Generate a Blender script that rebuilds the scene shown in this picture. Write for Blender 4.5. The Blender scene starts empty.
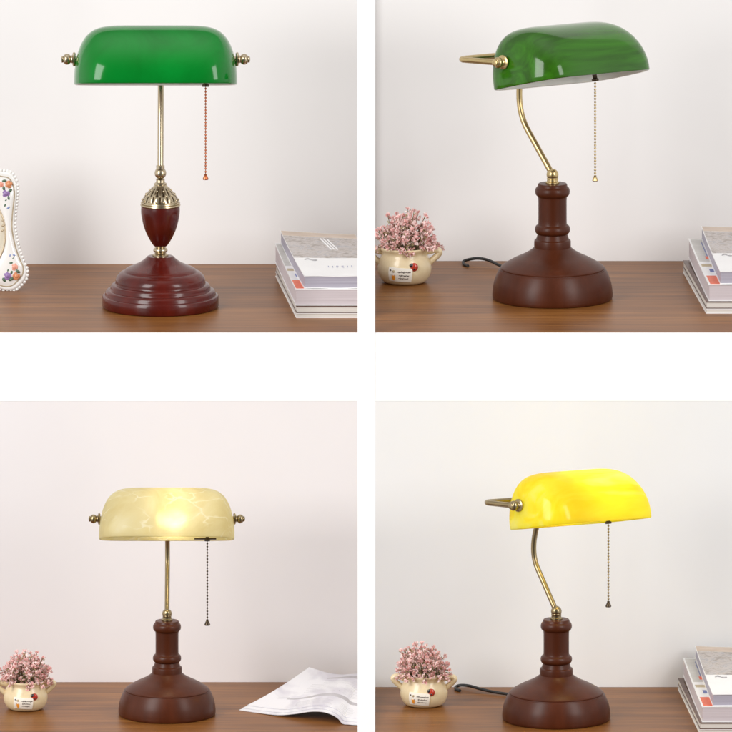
import bpy, math, random
from mathutils import Vector, Matrix
from math import sin, cos, pi, radians, sqrt

# ------------------------------------------------------------------ camera, world, lamps, exposure
SC = bpy.context.scene
COL = SC.collection
D, H, S = 20.0, 3.7, 0.0013            # viewing distance, lens height above picture centre, metres per photo pixel

cam = bpy.data.cameras.new('camera')
cam.sensor_width = 36.0
cam.lens = 36.0 * D / (732 * S)
cam.shift_y = -H / (732 * S)           # view-camera shift: looks level, so verticals stay vertical
cam.clip_start, cam.clip_end = 0.5, 80.0
co = bpy.data.objects.new('camera', cam)
COL.objects.link(co)
co.location = (0, -D, H)
co.rotation_euler = (radians(90), 0, 0)
SC.camera = co

w = bpy.data.worlds.new('World')
SC.world = w
w.use_nodes = True
bg = w.node_tree.nodes['Background']
# added ambient fill: brighter from above and the sides, darker behind the viewer
_n = w.node_tree
_tc = _n.nodes.new('ShaderNodeTexCoord'); _sp = _n.nodes.new('ShaderNodeSeparateXYZ')
_n.links.new(_tc.outputs['Generated'], _sp.inputs[0])
def _math(op, a, b):
    m = _n.nodes.new('ShaderNodeMath'); m.operation = op
    for k, v in enumerate((a, b)):
        if isinstance(v, float): m.inputs[k].default_value = v
        else: _n.links.new(v, m.inputs[k])
    return m.outputs[0]
_up = _math('MAXIMUM', _sp.outputs['Z'], 0.0)
_st = _math('ADD', _math('MULTIPLY', _math('POWER', _math('ABSOLUTE', _sp.outputs['X'], 0.0), 2.0), 0.95), _math('MULTIPLY', _math('POWER', _up, 6.0), 1.2))
_n.links.new(_math('ADD', _st, 0.10), bg.inputs['Strength'])
bg.inputs['Color'].default_value = (1.0, 0.99, 0.98, 1)

def softbox(name, loc, target, sx, sy, power, colr=(1, .994, .985)):
    l = bpy.data.lights.new(name, 'AREA')
    l.shape = 'RECTANGLE'; l.size = sx; l.size_y = sy; l.energy = power; l.color = colr
    o = bpy.data.objects.new(name, l)
    COL.objects.link(o)
    o.location = loc
    o.rotation_euler = (Vector(target) - Vector(loc)).to_track_quat('-Z', 'Y').to_euler()
    return o
softbox('softbox_key', (-2.2, -2.5, 1.6), (0, 0.1, 0.2), 1.3, 2.6, 98)
softbox('softbox_side', (2.4, -2.4, 1.6), (0, 0.1, 0.2), 1.0, 2.4, 58)

SC.view_settings.view_transform = 'Standard'
SC.view_settings.look = 'None'
SC.view_settings.gamma = 1.0
SC.view_settings.exposure = 0.12
SC.render.resolution_x = SC.render.resolution_y = 1024
SC.cycles.max_bounces = 10
SC.cycles.diffuse_bounces = 5
SC.cycles.transmission_bounces = 8
SC.cycles.use_denoising = True

# ------------------------------------------------------------------ placing
def W(px, py, y):
    k = (D + y) / D
    return Vector(((px - 366) * S * k, y, H + ((366 - py) * S - H) * k))
def depth_on(py, zt):
    return ((H - zt) / (H - (366 - py) * S) - 1) * D
def ground(px, py, zt):
    return W(px, py, depth_on(py, zt))

# ------------------------------------------------------------------ materials
MATS = {}
def new_mat(name):
    m = bpy.data.materials.new(name); m.use_nodes = True
    nt = m.node_tree
    b = nt.nodes['Principled BSDF']
    return m, nt, b
def nd(nt, t, **kw):
    n = nt.nodes.new(t)
    for k, v in kw.items():
        if k in n.inputs.keys(): n.inputs[k].default_value = v
        else: setattr(n, k, v)
    return n
def ramp(nt, stops):
    r = nt.nodes.new('ShaderNodeValToRGB')
    el = r.color_ramp.elements
    while len(el) < len(stops): el.new(0.5)
    for e, (p, c) in zip(el, stops):
        e.position = p; e.color = (c[0], c[1], c[2], 1)
    return r
def coords(nt, scale=(1, 1, 1), rot=(0, 0, 0)):
    tc = nt.nodes.new('ShaderNodeTexCoord'); mp = nt.nodes.new('ShaderNodeMapping')
    mp.inputs['Scale'].default_value = scale; mp.inputs['Rotation'].default_value = rot
    nt.links.new(tc.outputs['Object'], mp.inputs['Vector'])
    return mp.outputs['Vector']
def bump(nt, b, src, strength=.1, dist=.001):
    n = nd(nt, 'ShaderNodeBump', Strength=strength, Distance=dist)
    nt.links.new(src, n.inputs['Height']); nt.links.new(n.outputs['Normal'], b.inputs['Normal'])
def noisy(name, c0, c1, scale=(60, 60, 60), rough=.5, metal=0., coat=0., spec=.5, det=4, bmp=0., rough_var=0.):
    m, nt, b = new_mat(name)
    v = coords(nt, scale)
    n = nd(nt, 'ShaderNodeTexNoise', Scale=1.0, Detail=det, Roughness=.6)
    nt.links.new(v, n.inputs['Vector'])
    r = ramp(nt, [(.3, c0), (.7, c1)])
    nt.links.new(n.outputs['Fac'], r.inputs['Fac'])
    nt.links.new(r.outputs['Color'], b.inputs['Base Color'])
    b.inputs['Roughness'].default_value = rough
    b.inputs['Metallic'].default_value = metal
    b.inputs['Coat Weight'].default_value = coat
    b.inputs['Coat Roughness'].default_value = .08
    b.inputs['Specular IOR Level'].default_value = spec
    if rough_var:
        mr = nd(nt, 'ShaderNodeMapRange')
        mr.inputs['To Min'].default_value = rough - rough_var; mr.inputs['To Max'].default_value = rough + rough_var
        nt.links.new(n.outputs['Fac'], mr.inputs['Value']); nt.links.new(mr.outputs['Result'], b.inputs['Roughness'])
    if bmp: bump(nt, b, n.outputs['Fac'], bmp)
    MATS[name] = m
    return m

noisy('white_laminate', (.93, .93, .93), (.95, .95, .95), (8, 8, 8), .55, spec=.2)
noisy('wall_paint', (.82, .802, .796), (.835, .817, .81), (5, 5, 5), .8, spec=.15)
noisy('wall_paint_cool', (.79, .783, .783), (.805, .798, .798), (5, 5, 5), .8, spec=.15)
noisy('wall_paint_pink', (.775, .738, .742), (.795, .758, .762), (4, 4, 4), .8, spec=.15)
noisy('mahogany_gloss', (.052, .0034, .0018), (.105, .0085, .0042), (30, 30, 9), .25, coat=.22, spec=.3, bmp=.02)
noisy('walnut_stain', (.056, .0122, .0036), (.080, .0178, .0054), (60, 60, 10), .35, spec=.24, bmp=.05, rough_var=.04)
noisy('brass', (.50, .375, .18), (.57, .44, .225), (90, 90, 90), .3, metal=1)
noisy('antique_brass', (.31, .24, .135), (.37, .29, .165), (20, 20, 20), .28, metal=1)
noisy('pale_brass', (.47, .385, .26), (.55, .46, .32), (20, 20, 20), .26, metal=1)
noisy('brass_patina', (.045, .03, .02), (.09, .06, .03), (200, 200, 200), .45, metal=1)
noisy('dark_bronze', (.05, .035, .025), (.10, .075, .05), (200, 200, 200), .35, metal=1)
noisy('copper', (.50, .14, .06), (.62, .20, .09), (200, 200, 200), .3, metal=1)
noisy('black_rubber', (.012, .012, .012), (.02, .02, .02), (100, 100, 100), .45)
noisy('white_glass', (.72, .74, .70), (.78, .79, .75), (20, 20, 20), .3)
noisy('cream_glaze', (.72, .575, .34), (.80, .67, .44), (55, 55, 55), .32, coat=.3, bmp=.04)
noisy('label_ceramic', (.86, .81, .71), (.90, .86, .77), (80, 80, 80), .45)
noisy('ink', (.07, .045, .04), (.10, .07, .06), (80, 80, 80), .6)
noisy('ink_blue', (.13, .16, .36), (.2, .22, .42), (80, 80, 80), .6)
noisy('print_tint', (.36, .335, .35), (.50, .47, .49), (40, 15, 15), .5)
noisy('grey_print', (.28, .27, .28), (.45, .43, .43), (200, 200, 200), .5)
noisy('orange_glaze', (.75, .25, .02), (.85, .36, .04), (200, 200, 200), .35)
noisy('red_glaze', (.40, .025, .012), (.52, .045, .02), (200, 200, 200), .25, coat=.5)
noisy('black_glaze', (.01, .01, .012), (.02, .02, .025), (200, 200, 200), .25, coat=.5)
noisy('soil', (.02, .014, .01), (.06, .04, .03), (300, 300, 300), .9, bmp=.5)
noisy('petal_pink', (.76, .40, .38), (.88, .56, .53), (130, 130, 130), .6)
noisy('petal_pale', (.84, .60, .57), (.90, .72, .69), (130, 130, 130), .6)
noisy('leaf_olive', (.30, .25, .10), (.48, .41, .20), (150, 150, 150), .6)
noisy('stem_brown', (.16, .11, .05), (.26, .19, .09), (150, 150, 150), .7)
noisy('porcelain', (.80, .78, .75), (.86, .85, .83), (30, 30, 30), .18, coat=.4)
noisy('porcelain_gilt', (.40, .31, .20), (.58, .48, .34), (200, 200, 200), .35, metal=.3)
noisy('porcelain_shade', (.66, .60, .52), (.74, .69, .62), (120, 120, 120), .3)
noisy('rose_orange', (.55, .17, .06), (.70, .32, .16), (400, 400, 400), .35)
noisy('rose_purple', (.22, .12, .32), (.36, .24, .48), (400, 400, 400), .35)
noisy('rose_coral', (.72, .28, .20), (.82, .42, .32), (400, 400, 400), .35)
noisy('leaf_green', (.05, .10, .06), (.10, .17, .10), (400, 400, 400), .35)
noisy('bud_blue', (.20, .26, .48), (.30, .36, .58), (400, 400, 400), .35)
noisy('portrait_paper', (.72, .66, .52), (.80, .75, .64), (25, 25, 25), .5)
noisy('cover_white', (.80, .79, .79), (.84, .83, .83), (30, 30, 30), .3, coat=.2)
noisy('cover_brown', (.085, .045, .035), (.15, .085, .065), (90, 90, 90), .35, coat=.2)
noisy('label_red', (.70, .10, .035), (.78, .15, .06), (120, 120, 120), .4)
noisy('label_tan', (.42, .33, .19), (.52, .42, .27), (120, 120, 120), .4)
noisy('cover_grey', (.48, .46, .43), (.58, .56, .53), (40, 90, 40), .35)
noisy('cover_sand', (.48, .37, .29), (.60, .48, .39), (40, 90, 40), .35)

def wood_table():
    m, nt, b = new_mat('table_wood')
    v = coords(nt, (2.2, 46, 46))
    n1 = nd(nt, 'ShaderNodeTexNoise', Scale=1.0, Detail=8, Roughness=.62, Distortion=.6)
    v2 = coords(nt, (9, 420, 420))
    n2 = nd(nt, 'ShaderNodeTexNoise', Scale=1.0, Detail=3, Roughness=.6)
    v3 = coords(nt, (1.3, 7, 7))
    n3 = nd(nt, 'ShaderNodeTexNoise', Scale=1.0, Detail=2)
    nt.links.new(v, n1.inputs['Vector']); nt.links.new(v2, n2.inputs['Vector']); nt.links.new(v3, n3.inputs['Vector'])
    r = ramp(nt, [(.25, (.095, .031, .006)), (.5, (.235, .090, .020)), (.75, (.385, .165, .042))])
    mx = nd(nt, 'ShaderNodeMix', data_type='FLOAT'); mx.inputs[0].default_value = .3
    nt.links.new(n1.outputs['Fac'], mx.inputs[2]); nt.links.new(n3.outputs['Fac'], mx.inputs[3])
    nt.links.new(mx.outputs[0], r.inputs['Fac'])
    r2 = ramp(nt, [(.36, (.52, .48, .45)), (.56, (1, 1, 1))])
    nt.links.new(n2.outputs['Fac'], r2.inputs['Fac'])
    mm = nd(nt, 'ShaderNodeMix', data_type='RGBA', blend_type='MULTIPLY'); mm.inputs[0].default_value = .8
    nt.links.new(r.outputs['Color'], mm.inputs[6]); nt.links.new(r2.outputs['Color'], mm.inputs[7])
    nt.links.new(mm.outputs[2], b.inputs['Base Color'])
    b.inputs['Roughness'].default_value = .36
    b.inputs['Specular IOR Level'].default_value = .24
    bump(nt, b, n2.outputs['Fac'], .06, .0006)
    MATS['table_wood'] = m
wood_table()

def green_glass(name, dark, light, streak):
    m, nt, b = new_mat(name)
    v = coords(nt, (5, 38, 38) if streak else (10, 10, 10))
    n = nd(nt, 'ShaderNodeTexNoise', Scale=1.0, Detail=4, Roughness=.55, Distortion=.9)
    nt.links.new(v, n.inputs['Vector'])
    r = ramp(nt, [(.35, dark), (.65, light)])
    nt.links.new(n.outputs['Fac'], r.inputs['Fac']); nt.links.new(r.outputs['Color'], b.inputs['Base Color'])
    b.inputs['Roughness'].default_value = .12
    b.inputs['Specular IOR Level'].default_value = .28
    b.inputs['Coat Weight'].default_value = .12; b.inputs['Coat Roughness'].default_value = .03
    MATS[name] = m
green_glass('emerald_glass', (.0, .14, .012), (.0, .19, .019), False)
green_glass('streaked_green_glass', (.020, .082, .003), (.036, .165, .006), True)

def lit_glass(name, kind):
    m, nt, b = new_mat(name)
    out = nt.nodes['Material Output']
    if kind == 'yellow':
        v = coords(nt, (4, 30, 30))
        n = nd(nt, 'ShaderNodeTexNoise', Scale=1.0, Detail=4, Roughness=.5, Distortion=1.0)
        nt.links.new(v, n.inputs['Vector'])
        r = ramp(nt, [(.3, (.97, .80, .02)), (.5, (.98, .92, .07)), (.68, (.985, .965, .34))])
        nt.links.new(n.outputs['Fac'], r.inputs['Fac']); colr = r.outputs['Color']; rough = .12
        mixf = .66
    else:
        v = coords(nt, (14, 14, 14))
        n = nd(nt, 'ShaderNodeTexNoise', Scale=1.0, Detail=5, Roughness=.6, Distortion=1.5)
        nt.links.new(v, n.inputs['Vector'])
        r = ramp(nt, [(.3, (.80, .71, .40)), (.55, (.88, .82, .55)), (.75, (.93, .89, .70))])
        nt.links.new(n.outputs['Fac'], r.inputs['Fac'])
        v2 = coords(nt, (26, 34, 44), (.3, .2, .5))
        dn = nd(nt, 'ShaderNodeTexNoise', Scale=1.5, Detail=3)
        nt.links.new(v2, dn.inputs['Vector'])
        ad = nd(nt, 'ShaderNodeMix', data_type='RGBA', blend_type='LINEAR_LIGHT'); ad.inputs[0].default_value = .45
        nt.links.new(v2, ad.inputs[6]); nt.links.new(dn.outputs['Color'], ad.inputs[7])
        vo = nd(nt, 'ShaderNodeTexVoronoi', feature='DISTANCE_TO_EDGE', Scale=1.0)
        nt.links.new(ad.outputs[2], vo.inputs['Vector'])
        r3 = ramp(nt, [(0.0, (1, 1, 1)), (.028, (.35, .35, .35)), (.06, (0, 0, 0))])
        nt.links.new(vo.outputs['Distance'], r3.inputs['Fac'])
        n4 = nd(nt, 'ShaderNodeTexNoise', Scale=24.0, Detail=1)
        tc = nt.nodes.new('ShaderNodeTexCoord'); nt.links.new(tc.outputs['Object'], n4.inputs['Vector'])
        r4 = ramp(nt, [(.42, (0, 0, 0)), (.55, (1, 1, 1))])
        nt.links.new(n4.outputs['Fac'], r4.inputs['Fac'])
        ml = nd(nt, 'ShaderNodeMath', operation='MULTIPLY')
        nt.links.new(r3.outputs['Color'], ml.inputs[0]); nt.links.new(r4.outputs['Color'], ml.inputs[1])
        mc = nd(nt, 'ShaderNodeMix', data_type='RGBA')
        nt.links.new(ml.outputs[0], mc.inputs[0]); nt.links.new(r.outputs['Color'], mc.inputs[6])
        mc.inputs[7].default_value = (.98, .95, .80, 1)
        colr = mc.outputs[2]; rough = .42; mixf = .5
    nt.links.new(colr, b.inputs['Base Color'])
    b.inputs['Roughness'].default_value = rough
    t = nt.nodes.new('ShaderNodeBsdfTranslucent'); nt.links.new(colr, t.inputs['Color'])
    if kind != 'yellow':       # frosted glass: some of the light goes nearly straight through
        gl = nd(nt, 'ShaderNodeBsdfRefraction', Roughness=.62, IOR=1.12); nt.links.new(colr, gl.inputs['Color'])
        m2 = nt.nodes.new('ShaderNodeMixShader'); m2.inputs[0].default_value = .55
        nt.links.new(t.outputs[0], m2.inputs[1]); nt.links.new(gl.outputs[0], m2.inputs[2])
        t = m2; mixf = .62
    mx = nt.nodes.new('ShaderNodeMixShader'); mx.inputs[0].default_value = mixf
    nt.links.new(b.outputs[0], mx.inputs[1]); nt.links.new(t.outputs[0], mx.inputs[2])
    nt.links.new(mx.outputs[0], out.inputs['Surface'])
    MATS[name] = m
lit_glass('yellow_lit_glass', 'yellow')
lit_glass('alabaster_glass', 'alabaster')

def glow(name, colr, strength):
    m, nt, b = new_mat(name)
    b.inputs['Base Color'].default_value = (.9, .88, .8, 1)
    b.inputs['Emission Color'].default_value = (*colr, 1)
    b.inputs['Emission Strength'].default_value = strength
    MATS[name] = m
glow('bulb_warm', (1, .90, .66), 12)
glow('bulb_yellow', (1, .88, .6), 14)
glow('bulb_off', (1, 1, 1), 0)

def pages(name, c0, c1, freq):
    m, nt, b = new_mat(name)
    v = coords(nt, (3, 3, freq))
    n = nd(nt, 'ShaderNodeTexNoise', Scale=1.0, Detail=3, Roughness=.7)
    nt.links.new(v, n.inputs['Vector'])
    r = ramp(nt, [(.3, c0), (.7, c1)])
    nt.links.new(n.outputs['Fac'], r.inputs['Fac']); nt.links.new(r.outputs['Color'], b.inputs['Base Color'])
    b.inputs['Roughness'].default_value = .7
    bump(nt, b, n.outputs['Fac'], .3, .0005)
    MATS[name] = m
pages('pages_cream', (.48, .44, .40), (.78, .75, .70), 900)
pages('pages_mauve', (.46, .40, .42), (.64, .58, .60), 1100)
pages('pages_lilac', (.27, .25, .31), (.47, .445, .51), 1100)

def photo_print():
    m, nt, b = new_mat('photo_print')
    v = coords(nt, (62, 62, 20))
    n = nd(nt, 'ShaderNodeTexNoise', Scale=1.0, Detail=6, Roughness=.75, Distortion=1.2)
    nt.links.new(v, n.inputs['Vector'])
    r = ramp(nt, [(.3, (.16, .135, .12)), (.43, (.34, .29, .26)), (.52, (.52, .47, .45)), (.6, (.30, .29, .31)), (.72, (.68, .65, .64))])
    nt.links.new(n.outputs['Fac'], r.inputs['Fac']); nt.links.new(r.outputs['Color'], b.inputs['Base Color'])
    b.inputs['Roughness'].default_value = .35
    MATS['photo_print'] = m
photo_print()

def printed_page():
    m, nt, b = new_mat('printed_page')
    v = coords(nt, (22, 9, 9))
    n = nd(nt, 'ShaderNodeTexNoise', Scale=1.0, Detail=3, Distortion=.8)
    nt.links.new(v, n.inputs['Vector'])
    r = ramp(nt, [(.40, (.58, .55, .60)), (.52, (.74, .72, .745))])
    nt.links.new(n.outputs['Fac'], r.inputs['Fac']); nt.links.new(r.outputs['Color'], b.inputs['Base Color'])
    b.inputs['Roughness'].default_value = .4
    MATS['printed_page'] = m
printed_page()

# ------------------------------------------------------------------ mesh helpers
class MB:
    def __init__(self): self.v, self.f, self.m = [], [], []
    def add(self, vs, fs, mat=0):
        o = len(self.v)
        self.v += [tuple(p) for p in vs]
        self.f += [tuple(i + o for i in f) for f in fs]
        self.m += [mat] * len(fs)
    def lathe(self, prof, seg=64, mat=0, c=(0, 0, 0), fn=None, caps=True):
        vs, fs = [], []
        n = len(prof)
        for r, h in prof:
            for j in range(seg):
                a = 2 * pi * j / seg
                rr = r if fn is None else fn(r, h, a)
                vs.append((c[0] + rr * cos(a), c[1] + rr * sin(a), c[2] + h))
        for i in range(n - 1):
            for j in range(seg):
                k = (j + 1) % seg
                fs.append((i * seg + j, i * seg + k, (i + 1) * seg + k, (i + 1) * seg + j))
        if caps:
            fs.append(tuple(range(seg - 1, -1, -1)))
            fs.append(tuple((n - 1) * seg + j for j in range(seg)))
        self.add(vs, fs, mat)
    def ball(self, c, r, seg=16, rings=10, mat=0, sc=(1, 1, 1), rot=None):
        vs, fs = [], []
        for i in range(1, rings):
            t = pi * i / rings
            for j in range(seg):
                a = 2 * pi * j / seg
                p = Vector((r * sin(t) * cos(a) * sc[0], r * sin(t) * sin(a) * sc[1], r * cos(t) * sc[2]))
                if rot: p = rot @ p
                vs.append(p + Vector(c))
        top = Vector((0, 0, r * sc[2])); bot = -top
        if rot: top, bot = rot @ top, rot @ bot
        vs += [top + Vector(c), bot + Vector(c)]
        a, b = len(vs) - 2, len(vs) - 1
        for i in range(rings - 2):
            for j in range(seg):
                k = (j + 1) % seg
                fs.append((i * seg + j, (i + 1) * seg + j, (i + 1) * seg + k, i * seg + k))
        for j in range(seg):
            k = (j + 1) % seg
            fs.append((a, j, k)); fs.append((b, (rings - 2) * seg + k, (rings - 2) * seg + j))
        self.add(vs, fs, mat)
    def tube(self, pts, r, seg=14, mat=0, smooth=0, closed=False):
        P = [Vector(p) for p in pts]
        if smooth: P = spline(P, smooth, closed)
        n = len(P)
        rs = r if isinstance(r, (list, tuple)) else [r] * n
        vs, fs = [], []
        up = None
        for i in range(n):
            if closed: t = (P[(i + 1) % n] - P[i - 1]).normalized()
            else: t = (P[min(i + 1, n - 1)] - P[max(i - 1, 0)]).normalized()
            if up is None:
                up = Vector((0, 0, 1)) if abs(t.z) < .9 else Vector((1, 0, 0))
            up = (up - t * up.dot(t)).normalized()
            sd = t.cross(up)
            rr = rs[min(i, len(rs) - 1)]
            for j in range(seg):
                a = 2 * pi * j / seg
                vs.append(P[i] + (up * cos(a) + sd * sin(a)) * rr)
        m = n if closed else n - 1
        for i in range(m):
            i2 = (i + 1) % n
            for j in range(seg):
                k = (j + 1) % seg
                fs.append((i * seg + j, i2 * seg + j, i2 * seg + k, i * seg + k))
        if not closed:
            fs.append(tuple(range(seg))); fs.append(tuple((n - 1) * seg + j for j in range(seg - 1, -1, -1)))
        self.add(vs, fs, mat)
    def axis_lathe(self, prof, origin, axis, seg=24, mat=0):
        q = Vector((0, 0, 1)).rotation_difference(Vector(axis).normalized())
        sub = MB(); sub.lathe(prof, seg)
        self.add([q @ Vector(p) + Vector(origin) for p in sub.v], sub.f, mat)
    def slab(self, nx, ny, top, bot, mt=0, ms=0, mb=0):
        """grid block between two height surfaces; top/bot(u,v) -> Vector"""
        vs, fs = [], []
        for fn in (top, bot):
            for j in range(ny + 1):
                for i in range(nx + 1): vs.append(fn(i / nx, j / ny))
        N = (nx + 1) * (ny + 1)
        I = lambda i, j, l: l * N + j * (nx + 1) + i
        self.add(vs, [], 0)
        o = len(self.v) - len(vs)
        def ad(f, m): self.f.append(tuple(o + q for q in f)); self.m.append(m)
        for j in range(ny):
            for i in range(nx):
                ad((I(i, j, 0), I(i + 1, j, 0), I(i + 1, j + 1, 0), I(i, j + 1, 0)), mt)
                ad((I(i, j, 1), I(i, j + 1, 1), I(i + 1, j + 1, 1), I(i + 1, j, 1)), mb)
        for i in range(nx):
            ad((I(i, 0, 1), I(i + 1, 0, 1), I(i + 1, 0, 0), I(i, 0, 0)), ms)
            ad((I(i, ny, 0), I(i + 1, ny, 0), I(i + 1, ny, 1), I(i, ny, 1)), ms)
        for j in range(ny):
            ad((I(0, j, 0), I(0, j + 1, 0), I(0, j + 1, 1), I(0, j, 1)), ms)
            ad((I(nx, j, 1), I(nx, j + 1, 1), I(nx, j + 1, 0), I(nx, j, 0)), ms)
    def box(self, lo, hi, mat=0):
        x0, y0, z0 = lo; x1, y1, z1 = hi
        self.add([(x0, y0, z0), (x1, y0, z0), (x1, y1, z0), (x0, y1, z0), (x0, y0, z1), (x1, y0, z1), (x1, y1, z1), (x0, y1, z1)],
                 [(0, 3, 2, 1), (4, 5, 6, 7), (0, 1, 5, 4), (1, 2, 6, 5), (2, 3, 7, 6), (3, 0, 4, 7)], mat)
    def build(self, name, mats, parent=None, u=1.0, sharp=38, loc=None, bevel=0):
        me = bpy.data.meshes.new(name)
        me.from_pydata([(x * u, y * u, z * u) for x, y, z in self.v], [], self.f)
        for k in ([mats] if isinstance(mats, str) else mats): me.materials.append(MATS[k])
        for p, mi in zip(me.polygons, self.m): p.material_index = mi; p.use_smooth = True
        me.validate()
        me.update()
        me.set_sharp_from_angle(angle=radians(sharp))
        o = bpy.data.objects.new(name, me)
        COL.objects.link(o)
        if parent: o.parent = parent
        if loc is not None: o.location = loc
        if bevel:
            b = o.modifiers.new('edge_bevel', 'BEVEL'); b.width = bevel; b.segments = 2; b.limit_method = 'ANGLE'
        return o
def spline(P, k, closed=False):
    out = []; n = len(P)
    rng = n if closed else n - 1
    for i in range(rng):
        if closed: a, b, c, d = P[i - 1], P[i], P[(i + 1) % n], P[(i + 2) % n]
        else: a, b, c, d = P[max(i - 1, 0)], P[i], P[i + 1], P[min(i + 2, n - 1)]
        for s in range(k):
            t = s / k
            out.append(.5 * ((2 * b) + (c - a) * t + (2 * a - 5 * b + 4 * c - d) * t * t + (3 * b - a - 3 * c + d) * t ** 3))
    if not closed: out.append(P[-1])
    return out
def smooth_prof(pts, k=5):
    return [(max(p.x, 0), p.y) for p in spline([Vector((r, h, 0)) for r, h in pts], k)]
def thing(name, label, cat, loc=(0, 0, 0), rz=0, group=None):
    o = bpy.data.objects.new(name, None); COL.objects.link(o)
    o.empty_display_size = .02
    o.location = loc; o.rotation_euler = (0, 0, rz)
    tag(o, label, cat, group)
    return o
def tag(o, label, cat, group=None):
    o['label'] = label; o['category'] = cat
    if group: o['group'] = group
    return o
def struct(name, mb, mats, bevel=0):
    o = mb.build(name, mats, bevel=bevel); o['kind'] = 'structure'; return o

# ------------------------------------------------------------------ setting: two-tier white stand, four table bays
Z1 = (366 - 332) * S
YB1, YB2 = depth_on(264, Z1), depth_on(261, Z1)
YW = -.0036
Z3, Z4 = W(0, 682, YW).z, W(0, 687, YW).z
YF = -.40
X0 = W(366.5, 0, 0).x
FAR = .75
def box_struct(name, lo, hi, mat, bevel=0):
    b = MB(); b.box(lo, hi); return struct(name, b, mat, bevel)
T = .022
box_struct('table', (-FAR, 0.0, Z1 - T), (X0 - .0005, YB1 - .0005, Z1), 'table_wood')
box_struct('table', (X0 + .0005, 0.0, Z1 - T), (FAR, YB2 - .0005, Z1), 'table_wood')
box_struct('table', (-FAR, YF, Z3 - T), (X0 - .0005, YW - .0005, Z3), 'table_wood')
box_struct('table', (X0 + .0005, YF, Z4 - T), (FAR, YW - .0005, Z4), 'table_wood')
box_struct('wall', (-FAR, YB1, Z1 - .05), (X0 - .0005, YB1 + .03, .72), 'wall_paint')
box_struct('wall', (X0 + .0005, YB2, Z1 - .05), (FAR, YB2 + .03, .72), 'wall_paint')
ZT = W(0, 401, -.004).z
box_struct('wall', (-FAR, YW, Z3 - .04), (X0 - .0005, YW + .03, ZT + .01), 'wall_paint_pink')
box_struct('wall', (X0 + .0005, YW, Z4 - .04), (FAR, YW + .03, ZT + .01), 'wall_paint_cool')
box_struct('stand_front', (-FAR, -.004, ZT), (FAR, -.0005, Z1 - .0006), 'white_laminate')
def post(y, z0, z1):
    xa, xb = W(357.6, 0, y).x, W(375.2, 0, y).x
    return box_struct('divider', (xa, y, z0), (xb, y + .014, z1), 'white_laminate')
post(-.0046, ZT + .002, .74)
post(YF - .014, Z4 - .08, W(0, 352, YF).z)

# ------------------------------------------------------------------ lamps
def superdome(a, bf, bb, h, nphi=192, nth=40, drop=0.0):
    """hipped glass dome: long sloping front, steep back, rounded ends; rows are height contours from the rim up"""
    rows = []
    for i in range(nth):
        t = 1 - i / nth
        z = sin((1 - t) * pi / 2)
        d = 1 - z ** 1.85
        row = []
        for j in range(nphi):
            ph = 2 * pi * j / nphi
            cx, cy = cos(ph), sin(ph)
            k = (abs(cx) ** 5 + abs(cy) ** 5) ** -.2
            cx *= k; cy *= k
            q = 2.0 if cy < 0 else 2.8
            lo, hi = 0.0, 1.02
            for _ in range(32):
                m = (lo + hi) / 2
                if abs(cx * m) ** 6.8 + abs(cy * m) ** q > d: hi = m
                else: lo = m
            row.append(Vector((cx * lo * a, cy * lo * (bf if cy < 0 else bb), z * h)))
        rows.append(row)
    if drop:
        rows.insert(0, [p + Vector((0, 0, -drop)) for p in rows[0]])
    return rows, Vector((0, 0, h))
def shade_mesh(a, bf, bb, h, zrim, thick, two):
    mb = MB()
    n = 192
    drop = 4
    out, apo = superdome(a, bf, bb, h - drop, n, 40, drop)
    inn, api = superdome(a - thick, bf - thick, bb - thick, h - drop - thick, n, 40, drop)
    off = Vector((0, 0, zrim + drop))
    nr = len(out)
    rows = []
    rows += [r for r in reversed(inn)]
    # rounded rim: between inner foot and outer foot
    mid = [(p + q) / 2 + Vector((0, 0, -thick * .42)) for p, q in zip(inn[0], out[0])]
    q1 = [p * .86 + q * .14 + Vector((0, 0, -thick * .26)) for p, q in zip(inn[0], out[0])]
    q2 = [p * .14 + q * .86 + Vector((0, 0, -thick * .26)) for p, q in zip(inn[0], out[0])]
    rows += [q1, mid, q2]
    rows += out
    vs = [p + off for r in rows for p in r] + [api + off, apo + off]
    fs, ms = [], []
    for i in range(len(rows) - 1):
        for j in range(n):
            k = (j + 1) % n
            fs.append((i * n + j, i * n + k, (i + 1) * n + k, (i + 1) * n + j))
            ms.append(1 if (two and i <= nr) else 0)
    ai, ao = len(vs) - 2, len(vs) - 1
    L = (len(rows) - 1) * n
    for j in range(n):
        k = (j + 1) % n
        fs.append((ai, k, j)); ms.append(1 if two else 0)
        fs.append((ao, L + j, L + k)); ms.append(0)
    mb.v = [tuple(p) for p in vs]; mb.f = fs; mb.m = ms
    return mb

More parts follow.
